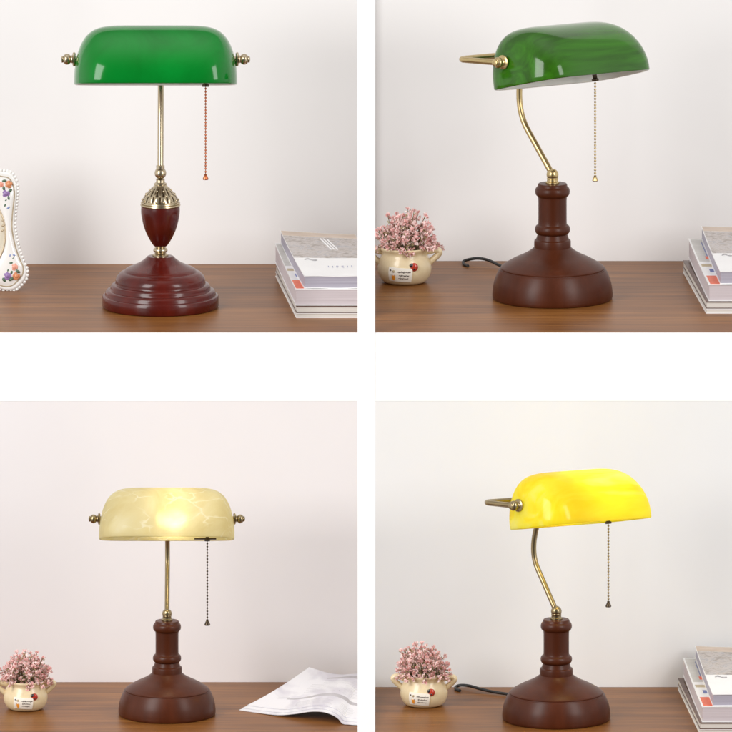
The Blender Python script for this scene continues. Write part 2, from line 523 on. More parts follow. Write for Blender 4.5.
def turned_base():
    """brown bell base with turned column, heights in photo pixels"""
    bell = MB()
    p = [(58.6, 0), (59.6, .5), (60, 1.6)] + smooth_prof([(60.2, 3), (60, 8), (58.6, 16), (56.2, 23), (53.8, 28.2)], 4)
    p += [(53.3, 29.0), (52.2, 28.9), (51.8, 29.6), (52.0, 30.6)]
    p += smooth_prof([(51.4, 31.4), (46, 35), (38, 39.4), (29, 43.6), (22, 47.8), (18, 51.2)], 4)
    bell.lathe(p, 128)
    col = MB()
    c = [(17.2, 50), (18.2, 51), (18.4, 52), (18.4, 60), (18, 61.4), (17, 62), (16.4, 62.4), (15.9, 64), (15.3, 66), (15, 67.2), (15.4, 67.7)]
    c += [(14.9 + 2.7 * sin(t * pi / 8), 72 - 4.4 * cos(t * pi / 8)) for t in range(1, 8)]
    c += [(15.2, 76.4), (14.6, 76.9), (14.3, 78), (14.2, 82), (14.2, 101), (14.5, 104.5), (15.2, 105.2)]
    c += [(14.9 + 2.5 * sin(t * pi / 8), 110 - 4.6 * cos(t * pi / 8)) for t in range(1, 8)]
    c += [(15.2, 114.7), (14.9, 115.3), (14.6, 117), (14, 117.8), (12.5, 118)]
    c = [(r, h - 3.3) for r, h in c]
    col.lathe(c, 96)
    return bell, col

def scale_mb(mb, sx, sz):
    mb.v = [(x * sx, y * sx, z * sz) for x, y, z in mb.v]; return mb

def chain(root, u, x, y, ztop, zbot, bead, mchain, mpend, small=False):
    c = MB()
    n = max(6, int((ztop - zbot - 5) / 3.0))
    for i in range(n + 1):
        z = ztop + (zbot + 5 - ztop) * i / n
        c.ball((x, y, z), bead, 8, 6)
    c.tube([(x, y, ztop), (x, y, zbot + 4)], .35, 6)
    o = c.build('pull_chain', mchain, root, u)
    p = MB()
    p.lathe([(.9, 6), (1.5, 5.2), (1.2, 4.6), (1.7, 3.9), (2.5, 2.2), (3, .8), (2.6, .1), (1.5, 0)], 18, c=(x, y, zbot))
    p.build('chain_pull', mpend, o, u)

def desk_lamp(label, base_px, base_py, zt, psi, tilt, fwd, sb, sbz, ss, piv_py, glassmats, brass, bulb, chain_px, chain_py,
              wood='walnut_stain', kind='bell', shade_dx=0, a=81.5, bf=52, bb=24, hd=57.5, roll=0, bead=1.2, plate=False, mchain=None, mpend=None, lean=50, topback=30):
    psi = radians(psi)
    loc = ground(base_px, base_py, zt)
    u = S * (D + loc.y) / D
    Tn = (H - zt) / D
    root = thing('desk_lamp', label, 'lamp', loc, psi, 'bankers desk lamps on wooden tables')
    def zimg(xl, yl, py):     # height that shows at photo row py
        return (base_py - py) - (xl * sin(psi) + yl * cos(psi)) * Tn
    piv = zimg(shade_dx, -fwd, piv_py)
    # base
    if kind == 'bell':
        bell, col = turned_base()
        scale_mb(bell, sb, sbz); scale_mb(col, sb, sbz)
        bell.build('base', wood, root, u); col.build('column', wood, root, u)
        zb = 114.7 * sbz
    else:
        bell = MB()
        q = [(56, 0), (57.6, .5), (58.2, 1.6), (58.2, 10.2), (57.6, 11.4), (56.2, 12)]
        q += [(55.6, 12.2), (55.4, 13.0)] + [(51.8 + 3.4 * cos(t * pi / 12), 13.6 + 3.8 * sin(t * pi / 12)) for t in range(0, 7)]
        q += [(50.6, 17.6), (50.2, 18.4), (49.9, 19.2)] + [(46.2 + 3.6 * cos(t * pi / 12), 19.8 + 3.2 * sin(t * pi / 12)) for t in range(0, 7)]
        q += [(45.4, 23.2), (45.0, 24.2)] + smooth_prof([(45, 25.4), (44.6, 28), (43, 31), (40.5, 33.6), (38, 35)], 4)
        q += [(37, 35.2), (36.2, 35.8)] + smooth_prof([(35.8, 36.6), (33.5, 38.2), (28, 40.6), (21.5, 43.6), (16.5, 47), (13.6, 49.6)], 5)
        q += [(13.2, 50.2), (12.4, 50.6), (11, 50.7)]
        bell.lathe(q, 128); bell.build('base', wood, root, u)
        fe = MB()
        fe.lathe([(7, 50), (8, 50.8), (8, 52), (6.6, 52.8), (5.2, 53.6)] + [(4.6 + 2.6 * sin(t * pi / 8), 56.4 - 2.6 * cos(t * pi / 8)) for t in range(1, 8)]
                 + [(5, 59.6), (6, 60.4), (6.4, 61)], 40)
        fe.build('ferrule', brass, root, u)
        urn = MB()
        urn.lathe([(5.5, 60.5)] + smooth_prof([(6.8, 61), (9.6, 65), (12.4, 70), (14.9, 75.3), (17.2, 82), (18.9, 90), (19.5, 96), (19.2, 100.4)], 5) + [(17, 101.6)], 72)
        urn.build('urn', wood, root, u)
        cap = MB()
        cap.lathe([(18, 100.6), (19.6, 100.8), (20.1, 101.6), (19.8, 102.6), (19.1, 103), (19.8, 103.8), (19.4, 104.8), (18, 105.2)], 72)
        def leafy(r, h, an):
            t = (h - 104.8) / 16
            amp = .9 * max(0, sin(pi * min(1, max(0, t))))
            return r + amp * abs(cos(7 * an + (h > 112.5) * pi / 2)) - amp * .4
        pr = smooth_prof([(18, 104.8), (17.6, 107), (15.8, 110.4), (13, 114), (9.6, 117.6), (7.0, 120.4), (5.8, 122)], 4)
        nb = len(cap.f)
        cap.lathe(pr, 112, fn=leafy, mat=0, caps=False)
        for fi in range(nb, len(cap.f)):            # oxidised hollows between the leaves
            c = sum((Vector(cap.v[i]) for i in cap.f[fi]), Vector()) / 4
            an = math.atan2(c.y, c.x)
            if abs(cos(7 * an + (c.z > 112.5) * pi / 2)) < .42 and 105.6 < c.z < 119: cap.m[fi] = 1
        for row, (rr, hh, nn) in enumerate([(17.9, 107, 14), (14.6, 112.2, 14), (10.6, 116.8, 10)]):
            for j in range(nn):
                an = 2 * pi * (j + .5 * (row % 2)) / nn
                cap.ball((rr * cos(an), rr * sin(an), hh), 1.15, 8, 6)
        cap.lathe([(5.6, 121.6), (6.4, 122.2), (6.4, 123.2), (5.2, 123.8), (4.4, 124.8), (4.2, 127), (4.8, 127.6)], 40)
        cap.build('urn_cap', [brass, 'brass_patina'], root, u)
        zb = 126.4
    # joint
    j = MB()
    k = 1 if kind != 'bell' else sb
    if kind == 'bell':
        j.lathe([(6.6 * k, zb - .4), (7 * k, zb + .4), (6.8 * k, zb + 1.4), (5.6 * k, zb + 2), (5.4 * k, zb + 4.4), (5.8 * k, zb + 5), (5.2 * k, zb + 6)], 32)
        zj = zb + 8.6 * k
        j.ball((0, 0, zj), 6 * k, 24, 16)
    else:
        zj = zb + 7
        j.ball((0, 0, zj), 5.9, 24, 16)
        j.lathe([(4.2, zj + 4.4), (4.2, zj + 7.6), (3.6, zj + 8)], 24)
    j.build('ball_joint', brass, root, u)
    # pole: from the joint back, then up to the yoke bar
    R = 3.0 * ss
    dropz = (.92 if psi == 0 else .45) * (topback * ss + fwd) * Tn * cos(psi)
    po = MB()
    yb_ = topback
    if kind == 'bell':
        zb1 = zimg(0, lean, base_py - (zj + .53 * (piv - zj) * 1.0)) if False else zj + (piv - zj) * .47
        A = Vector((0, 0, zj)); B = Vector((0, lean * ss, zb1)); C = Vector((0, (topback) * ss, piv - dropz - 1))
        pts = [A, A.lerp(B, .25), A.lerp(B, .5), A.lerp(B, .72)]
        for t in (.2, .4, .6, .8):
            a1 = A.lerp(B, .72).lerp(B, t); b1 = B.lerp(B.lerp(C, .42), t); pts.append(a1.lerp(b1, t))
        pts += [B.lerp(C, .42), B.lerp(C, .7), C]
        po.tube(pts, R, 20, smooth=3)
    else:
        C = Vector((0, topback * ss, piv - dropz - 1))
        po.tube([(0, 0, zj + 2), C], R, 20, smooth=6)
    po.build('pole', brass, root, u)
    # yoke: bar behind the shade with two arms to its ends
    aa = a * ss
    xe = aa + 6.5 * ss
    yk = MB()
    yf, ybk = -fwd, topback * ss
    dropz = (.92 if psi == 0 else .45) * (ybk - yf) * Tn * cos(psi)
    zy = lambda y: piv - dropz * (y - yf) / (ybk - yf)
    r0 = 10 * ss
    pts = [(-xe + shade_dx, yf, piv)]
    for s in (.3, .6, .85): pts.append((-xe + shade_dx, yf + (ybk - r0 - yf) * s, piv))
    for t in range(0, 7):
        an = t * pi / 12
        pts.append((-xe + shade_dx + r0 - r0 * cos(an), ybk - r0 + r0 * sin(an), piv))
    for s in (.25, .5, .75): pts.append((-xe + r0 + shade_dx + (2 * xe - 2 * r0) * s, ybk, piv))
    for t in range(6, -1, -1):
        an = t * pi / 12
        pts.append((xe + shade_dx - r0 + r0 * cos(an), ybk - r0 + r0 * sin(an), piv))
    for s in (.85, .6, .3, 0): pts.append((xe + shade_dx, yf + (ybk - r0 - yf) * s, piv))
    rl = radians(roll)
    def rolled(p):
        x, z = p[0] - shade_dx, p[2] - piv
        return (shade_dx + x * cos(rl) + z * sin(rl), p[1], piv + z * cos(rl) - x * sin(rl))
    pts = [rolled((x, y, zy(y))) for x, y, z in pts]
    yk.tube(pts, 3.0 * ss, 16)
    yk.build('yoke', brass, root, u)
    for sgn in (-1, 1):
        kb = MB()
        q = ss
        prof = [(6.2, -1.5), (7, -.6), (7, .8), (5.6, 1.6), (4, 2), (3.8, 2.8)]
        prof += [(.5 + 5.0 * sin(t * pi / 10), 7 - 4.6 * cos(t * pi / 10)) for t in range(2, 9)]
        prof += [(3.0, 10.8), (3.4, 11.4), (3.4, 12.2), (1.6, 13)]
        kb.axis_lathe([(r * q, hh * q) for r, hh in prof], (sgn * aa + shade_dx, yf, piv), (sgn, 0, 0), 28)
        kb.v = [rolled(p) for p in kb.v]
        kb.build('pivot_knob', brass, root, u)
    # shade
    sm = shade_mesh(aa, bf * ss, bb * ss, hd * ss, -24 * ss, 3.0 * ss, len(glassmats) > 1)
    sh = sm.build('lamp_shade', glassmats, root, u, sharp=70)
    sh.location = (shade_dx * u, yf * u, piv * u)
    sh.rotation_euler = (Matrix.Rotation(rl, 3, 'Y') @ Matrix.Rotation(radians(-tilt), 3, 'X')).to_euler()
    so = MB()
    so.axis_lathe([(3 * ss, 0), (3.2 * ss, 34 * ss), (9 * ss, 36 * ss), (9.5 * ss, 38 * ss), (9.5 * ss, 66 * ss), (8 * ss, 68 * ss)], (-aa + 4 * ss, 0, 0), (1, 0, 0), 28)
    so.build('socket', 'antique_brass', sh, u)
    bu = MB()
    bp = [(5.5, 0), (6, 4), (8, 10), (11, 18), (12, 25), (11, 32), (7.6, 37), (3.5, 39.4), (.5, 40)]
    bu.axis_lathe([(r * ss, hh * ss) for r, hh in bp], (-aa + 68 * ss, 0, 0), (1, 0, 0), 28)
    bu.build('bulb', bulb, sh, u, sharp=80)
    # chain
    xl = ((chain_px - base_px) - (fwd + 25 * ss * sin(radians(tilt))) * sin(psi)) / cos(psi)
    sw = MB()
    xc = xl
    xl = xl + 25 * ss * sin(rl)
    if plate: sw.box((xl - 16 * ss - shade_dx, -4 * ss, -25.2 * ss), (xl + 11 * ss - shade_dx, 4 * ss, -23.6 * ss))
    sw.lathe([(3.2 * ss, -27.2 * ss), (3.6 * ss, -26.4 * ss), (3.6 * ss, -25 * ss), (2 * ss, -24 * ss)], 18, c=(xl - shade_dx, 0, 0))
    sw.box((xl - 1.6 - shade_dx, -1.6, -24 * ss), (xl + 1.6 - shade_dx, 1.6, -8 * ss))
    sw.box((xl - 15 * ss - shade_dx, -1.6, -9 * ss), (xl + 1.6 - shade_dx, 1.6, -6 * ss))
    sw.build('switch_plate', 'dark_bronze', sh, u, sharp=30)
    xl = xc
    zc = zimg(xl, -fwd - 25 * ss * sin(radians(tilt)), chain_py)
    ztop = piv - 25.5 * ss - (xl - shade_dx) * sin(rl)
    chain(root, u, xl, -fwd - 25 * ss * sin(radians(tilt)), ztop, zc, bead * ss, mchain or brass, mpend or brass)
    return root, u, loc, psi

def cord(root, u, loc, psi, zt, pts, r=1.5):
    c = MB()
    inv = Matrix.Rotation(-psi, 3, 'Z')
    P = []
    for px, py, hh in pts:
        q = ground(px, py, zt)
        q.z += hh * S
        P.append(inv @ (q - loc))
    c.tube(P, r * S, 10, smooth=6)
    c.build('power_cord', 'black_rubber', root)

L1 = desk_lamp('glossy mahogany lamp with brass-capped urn stem and bright emerald shade', 160.4, 306.6, Z1, 0, 11, 12, 1, 1, 1, 59.5,
               ['emerald_glass', 'white_glass'], 'pale_brass', 'bulb_off', 205.8, 180, wood='mahogany_gloss', kind='urn',
               shade_dx=-4.6, bead=1.1, mchain='copper', mpend='copper', topback=34)
L2 = desk_lamp('matt brown lamp with streaked dark green shade turned to the right', 552.5, 298, Z1, 45, 15, 12.5, 1, 1, 1, 57,
               ['streaked_green_glass', 'white_glass'], 'brass', 'bulb_off', 595.4, 181, lean=48, topback=44, a=83.5, bf=61, bb=33, hd=56, roll=3)
cord(*L2, Z1, [(522, 276, 2), (508, 271, 2.2), (498, 268.6, 4), (488, 266, 6), (478, 264.6, 6.4), (469, 264, 4.6), (463.5, 264, 2.6), (464, 265.6, 1.5), (468, 267.4, 1.4)])
L3 = desk_lamp('brown lamp with crackled pale alabaster shade glowing in the middle', 167, 714, Z3, 0, 15, 12, .808, .815, .81, 519,
               ['alabaster_glass'], 'antique_brass', 'bulb_warm', 207.5, 625.5, a=83.5, topback=34, hd=62, plate=True, mchain='dark_bronze', mpend='dark_bronze')
L4 = desk_lamp('brown lamp with brightly lit plain yellow shade beside a flower pot', 556.3, 718.5, Z4, 42, 12.5, 26, .9, .867, .905, 501.5,
               ['yellow_lit_glass'], 'antique_brass', 'bulb_yellow', 608.5, 607, lean=42, topback=21, a=83.5, bf=57, bb=33, roll=4.3, mchain='antique_brass', mpend='dark_bronze')
cord(*L4, Z4, [(528, 703, 2), (510, 697, 2.2), (495, 694.6, 2.4), (482, 692.6, 3.2), (470, 690, 4), (461, 688.6, 3.4), (456, 688.8, 2.0), (456, 690.5, 1.4), (460, 692, 1.4)])

# ------------------------------------------------------------------ flower pots
POT = [(17, 0), (19.5, .4), (22.4, 2.2), (25, 6), (26.6, 10.5), (27, 14.5), (26.4, 19), (24.8, 23.6), (23.2, 27), (22.6, 29), (23, 31), (24.2, 32.8)]
def pot_r(h):
    P = smooth_prof(POT, 6)
    for (r0, h0), (r1, h1) in zip(P, P[1:]):
        if h0 <= h <= h1: return r0 + (r1 - r0) * (h - h0) / max(1e-6, h1 - h0)
    return P[-1][0]
def on_pot(x, h, off, x0=-4.5):
    an = -pi / 2 + x / 27
    r = pot_r(h) + off
    return Vector((r * cos(an), r * sin(an), h))
def flower_pot(label, px, py, zt, k, seed, rot=0, fdx=3):
    rnd = random.Random(seed)
    loc = ground(px, py, zt)
    u = S * (D + loc.y) / D * k
    root = thing('flower_pot', label, 'flower pot', loc, rot, 'cream flower pots with pink blossoms')
    b = MB()
    pr = smooth_prof(POT, 5) + [(24.8, 33.8), (24.7, 34.8), (24, 35.4), (23, 35.2), (22.2, 34), (21.4, 31), (21.2, 28.5)]
    b.lathe(pr, 72)
    b.build('pot', 'cream_glaze', root, u)
    s = MB()
    sv = [(21.3, 28.2), (16, 29.4), (9, 30.2), (.4, 30)]
    s.lathe(sv, 40, fn=lambda r, h, a: r); s.build('soil', 'soil', root, u)
    for sg in (-1, 1):
        h = MB()
        h.tube([(sg * 21.8, 0, 29.6), (sg * 27, 0, 31.4), (sg * 32.2, 0, 32.2), (sg * 35, 0, 30), (sg * 33, 0, 26.6), (sg * 29, 0, 23), (sg * 24.5, 0, 19)],
               [2.2, 2.6, 3, 3.1, 3.2] , 14, smooth=5)
        h.v = [(x, y * 1.25, z) for x, y, z in h.v]
        h.build('handle', 'cream_glaze', root, u)
    # label plate
    x0, x1, h0, h1 = -16.5, 7.5, 4.6, 18.6
    pl = MB()
    rt = .05
    def lp(x, hh, off):
        cx, ch = (x0 + x1) / 2, (h0 + h1) / 2
        dx, dh = x - cx, hh - ch
        return on_pot(cx + dx * cos(rt) + dh * sin(rt), ch + dh * cos(rt) - dx * sin(rt), off)
    pl.slab(12, 8, lambda p, q: lp(x0 + p * (x1 - x0), h0 + q * (h1 - h0), 1.15), lambda p, q: lp(x0 + p * (x1 - x0), h0 + q * (h1 - h0), -.6))
    po = pl.build('label_plate', 'label_ceramic', root, u)
    pen = MB()
    def stroke(pts, r, mat=0): pen.tube([lp(x, y, 1.2) for x, y in pts], r, 5, mat=mat)
    for ln, (xa, xb, yy, amp) in enumerate([(-7.2, 6, 14.2, .75), (-5.4, 4.4, 11, .65), (-6, 3.6, 8, .55)]):
        x = xa; pts = []
        while x < xb:
            tall = rnd.random() < .28
            pts += [(x, yy + rnd.uniform(-.2, .1)), (x + .35, yy + amp * (2 if tall else 1)), (x + .55, yy + amp * .5)]
            if rnd.random() < .12: pts.append((x + .6, yy - amp))
            x += rnd.uniform(.75, 1.1)
        stroke(pts, .22 if ln < 2 else .19)
    for t in range(2):
        a0 = [(-14.2, 15.6), (-10.8, 14.9)][t]
        pen.ball(lp(a0[0], a0[1], 1.2), [.9, 1.4][t], 10, 6, mat=[0, 3][t], sc=(1, .4, 1))
    stroke([(-13.2, 15.4), (-12, 15.2)], .2)
    for x, y in ((-12.4, 11.6), (-9.6, 11.5)): stroke([(x, y), (x * .6 - 4.4, y - 1.4)], .5, 2)
    for t in range(6):
        hw = 1.75 - .13 * t
        stroke([(-11 - hw, 10.4 - t * .8), (-11 + hw, 10.4 - t * .8)], .55, 1)
    pen.build('label_print', ['ink', 'orange_glaze', 'grey_print', 'label_tan'], po, u)
    lb = MB()
    c = on_pot(9.8, 19.2, .4)
    nrm = Vector((c.x, c.y, 0)).normalized()
    lb.ball(c, 4.1, 18, 12, 0, (1, .62, 1.05))
    lb.ball(on_pot(7.4, 20.8, .9), 2.3, 14, 10, 1, (1, .7, 1))
    for dx, dh in ((1.3, .9), (1.6, -1.6), (-.6, -1.7), (-.4, .9), (2.7, -.2)):
        q = on_pot(9.8 + dx, 19.2 + dh, 2.35 - .10 * (dx * dx + dh * dh))
        lb.ball(q, 1.05, 8, 6, 1, (1, .6, 1))
    lb.build('ladybird', ['red_glaze', 'black_glaze'], root, u)
    # blossoms
    st, pk, lf = MB(), MB(), MB()
    def leaf(mb, p, d, ln, wd, mat=0):
        d = d.normalized(); sd = d.cross(Vector((rnd.uniform(-1, 1), rnd.uniform(-1, 1), rnd.uniform(-1, 1)))).normalized()
        n = d.cross(sd)
        m = p + d * ln * .55
        mb.add([p, m + sd * wd + n * ln * .12, p + d * ln, m - sd * wd + n * ln * .12, m - n * ln * .08],
               [(0, 1, 4), (1, 2, 4), (2, 3, 4), (3, 0, 4)], mat)
    N = 105
    for i in range(N):
        t = (i + .5) / N
        el = math.asin(min(1, .02 + .98 * t)) if i > 24 else rnd.uniform(-.08, .2)
        az = i * 2.39996 + rnd.uniform(-.25, .25)
        rad = rnd.uniform(.74, 1.0) if rnd.random() < .75 else rnd.uniform(1.0, 1.15)
        hx, hz = 31, 37
        tip = Vector((hx * rad * cos(el) * cos(az) + fdx, hx * rad * cos(el) * sin(az) * .92, 33 + hz * rad * sin(el) * (1 - .16 * cos(el))))
        rb = 19.5 * min(1, cos(el) + .1)
        root_p = Vector((rb * .8 * cos(az), rb * .8 * sin(az), 29.5))
        md = root_p.lerp(tip, .55) + Vector((0, 0, 3.5))
        path = spline([root_p, md, tip], 4)
        st.tube(path, .38, 5)
        dr = (tip - md).normalized()
        for q in range(17):
            f = rnd.uniform(.42, 1.0)
            p = path[int(f * 8)] if f < .99 else tip
            p = p + Vector((rnd.uniform(-1, 1), rnd.uniform(-1, 1), rnd.uniform(-1, 1))) * 1.9
            d = dr * rnd.uniform(.1, 1.1) + Vector((rnd.uniform(-1, 1), rnd.uniform(-1, 1), rnd.uniform(-.8, 1)))
            if rnd.random() < (.2 if f > .62 else .5): leaf(lf, p, d, rnd.uniform(2.6, 4.6), rnd.uniform(.6, .95))
            else: leaf(pk, p, d, rnd.uniform(3.0, 5.0), rnd.uniform(1.2, 1.9), 0 if rnd.random() < .45 else 1)
        for q in range(8):
            d = dr + Vector((rnd.uniform(-1, 1), rnd.uniform(-1, 1), rnd.uniform(-.8, 1))) * .8
            leaf(pk, tip, d, rnd.uniform(3.0, 5.2), rnd.uniform(1.2, 1.8), 0 if rnd.random() < .45 else 1)
    st.build('stems', 'stem_brown', root, u); lf.build('leaves', 'leaf_olive', root, u, sharp=20)
    pk.build('blossoms', ['petal_pink', 'petal_pale'], root, u, sharp=20)
    return root
flower_pot('cream eared pot of pink blossoms left of the streaked green lamp', 404.5, 282, Z1, 1, 5, 0, 3)
flower_pot('cream eared pot of pink blossoms left of the alabaster lamp', 25.6, 708.5, Z3, .815, 11, .08, 0)
flower_pot('cream eared pot of pink blossoms beside the lit yellow lamp', 424, 704.8, Z4, .88, 23, -.05, -1.5)

# ------------------------------------------------------------------ magazines
def magazine(label, px, py, zt, z0, thick, front, back_dx, depth, width, back_dx_r=None, lift=0, pagemat='pages_cream', cover='cover_white',
             decals=None, warp=0.0, group=None, name='magazine', lift0=0):
    """front-left foot at photo (px,py) on the table, lying z0 above it (all photo pixels)"""
    loc = ground(px, py, zt)
    u = S * (D + loc.y) / D
    loc = loc + Vector((0, 0, z0 * u))
    if back_dx_r is None: back_dx_r = back_dx
    root = thing(name, label, 'magazine', loc, 0, group)
    def plan(p, q): return (p * width + q * (back_dx + (back_dx_r - back_dx) * p), q * depth)
    def lf(p, q): return lift * q ** 2.2 * (1 - p) ** 1.3 * 1.0 + lift * .35 * q ** 2 + warp * sin(p * 9) * (1 - q) * .5
    def surf(h, ins=0.0, lk=1.0):
        def f(p, q):
            x, y = plan(p, q)
            return Vector((x + ins * (1 - 2 * p), y + ins * (1 - 2 * q), h + lk * lf(p, q)))
        return f
    cv = .75
    blk = .12 if z0 == 0 else (.5 if z0 < 20 else 1.0)
    b = MB()
    b.slab(14, 16, surf(thick - cv, .8), surf(cv, .8, blk), 0, 0, 0)
    b.build('page_block', pagemat, root, u, sharp=30)
    c = MB()
    c.slab(14, 16, surf(thick), surf(thick - cv), 0, 0, 0)
    top = c.build('cover', cover, root, u, sharp=30)
    c2 = MB()
    c2.slab(14, 16, surf(cv, 0, blk), surf(0.02, 0, blk), 0, 0, 0)
    c2.build('back_cover', cover, root, u, sharp=30)
    if decals:
        for one in decals:
            nm = one[0]; dm = MB(); mats = []
            for d in (one,):
                _, mat, p0, p1, q0, q1, e = d
                if mat not in mats: mats.append(mat)
                f = lambda p, q, h: surf(thick + h)(p0 + (p1 - p0) * p, q0 + (q1 - q0) * q)
                nxx = max(1, int((p1 - p0) * 14)); nyy = max(1, int((q1 - q0) * 32))
                dm.slab(nxx, nyy, lambda p, q: f(p, q, .12 + .1 * e), lambda p, q: f(p, q, -.05), *[mats.index(mat)] * 3)
            dm.build(nm, mats, top, u, sharp=30)
    return root, u, surf, thick, top
def lettering(m, text, p, q, size, mat, depth, width):
    root, u, surf, thick, top = m
    cu = bpy.data.curves.new('lettering', 'FONT'); cu.body = text; cu.size = 1; cu.space_character = 1.25
    ob = bpy.data.objects.new('lettering', cu); COL.objects.link(ob)
    dg = bpy.context.evaluated_depsgraph_get()
    me = ob.evaluated_get(dg).to_mesh()
    mb = MB()
    mb.add([surf(thick + .42)(p + v.co.x * size / width, q + v.co.y * size * 2.6 / depth) for v in me.vertices], [tuple(f.vertices) for f in me.polygons])
    ob.evaluated_get(dg).to_mesh_clear()
    bpy.data.objects.remove(ob); bpy.data.curves.remove(cu)
    mb.build('lettering', mat, top, u)

def photo_cover(w, p_end=1.0):
    return [('cover_photo', 'photo_print', 0.004, p_end - .004, .43, .90, 0), ('cover_photo', 'cover_sand', .004, p_end - .004, .905, .995, 0)]
def second_cover(a):
    return [('label_patch', 'label_red', .012, a, .012, .21, 0), ('label_patch', 'label_tan', .012, a * .93, .42, .47, 0),
            ('cover_mark', 'ink_blue', a * .55, a * .9, .29, .36, 0),
            ('cover_panel', 'cover_grey', .01, a * 1.6, .53, .985, 0),
            ('cover_mark', 'ink_blue', a * .80, a * .86, .64, .93, 1), ('cover_mark', 'label_red', a * .66, a * .95, .58, .64, 1)]
def swash(m, p0, p1, q, depth, mat='grey_print'):
    root, u, surf, thick, top = m
    mb = MB()
    pts = []
    for i in range(25):
        t = i / 24
        pts.append(surf(thick + .35)(p0 + (p1 - p0) * t, q + (.016 * sin(t * 2 * pi)) ))
    rr = [.25 + .75 * abs(sin(2 * pi * i / 24)) for i in range(25)]
    mb.tube(pts, rr, 6)
    mb.v = [(x, y, z) for x, y, z in mb.v]
    mb.build('cover_swash', mat, top, u)

G = 'magazines stacked on the tables'
# stack right of the urn lamp; its hidden right ends stop behind the white divider
def stack(px, py, zt, k, whr, tight):
    dp = 232 * k
    f = lambda v: v * k
    if tight:
        W0, W1, W2 = 73, 73.5, 65.5
        e0, e1, e2 = (-22, -14), (-22, -14), (-25, -14)
    else:
        W0 = W1 = W2 = 170 * k
        e0, e1, e2 = (-18.5, -18.5), (-15.5, -15.5), (-14, -14)
    e0, e1, e2 = [tuple(v * k for v in e) if not tight else e for e in (e0, e1, e2)]
    magazine('thin cream magazine at the bottom of the stack ' + whr, px, py, zt, 0, f(5), 0, e0[0], dp, W0, e0[1], group=G)
    magazine('thin brown magazine second from bottom of the stack ' + whr, px + .2, py, zt, f(5.1), f(6.9), 0, e0[0], dp, W0 - .4, e0[1],
             cover='cover_brown', group=G)
    o1 = 0 if tight else 2.6 * k
    a = .16 if tight else .085
    magazine('thick white magazine with red label, third up the stack ' + whr, px + o1 - (.6 if tight else 0), py - .4, zt, f(12.1), f(16.6), 0, e1[0], dp * .985, W1 - o1, e1[1],
             lift=f(4), pagemat='pages_mauve', decals=second_cover(a), group=G)
    o2 = (8 if tight else 14) * k
    m = magazine('grey photo-covered magazine on top of the stack ' + whr, px + o2, py - .8, zt, f(28.8), f(12.6), 0, e2[0], dp * .97, W2 - (0 if tight else o2), e2[1],
                 lift=f(4.2), pagemat='pages_lilac', decals=photo_cover(W2), warp=.5, group=G)
    wd = W2 - (0 if tight else o2)
    swash(m, 9 / wd, 21 / wd, .375, dp)
    if tight:
        lettering(m, 'I I F S I I', .43, .2, 5.2, 'ink_blue', dp, W2)
        mb = MB()
        root, u, surf, thick, top = m
        for p0 in (.5, .54, .585): mb.tube([surf(thick + .3)(p0 + .0, .86), surf(thick + .3)(p0 + .09, .63)], .8, 6)
        mb.build('cover_stripes', 'cover_white', top, u)
stack(296, 318.0, Z1, 1.0, 'right of the emerald lamp', True)
stack(706, 313.6, Z1, 1.0, 'right of the streaked green lamp', False)
stack(699.5, 734.0, Z4, .94, 'right of the yellow lamp', False)

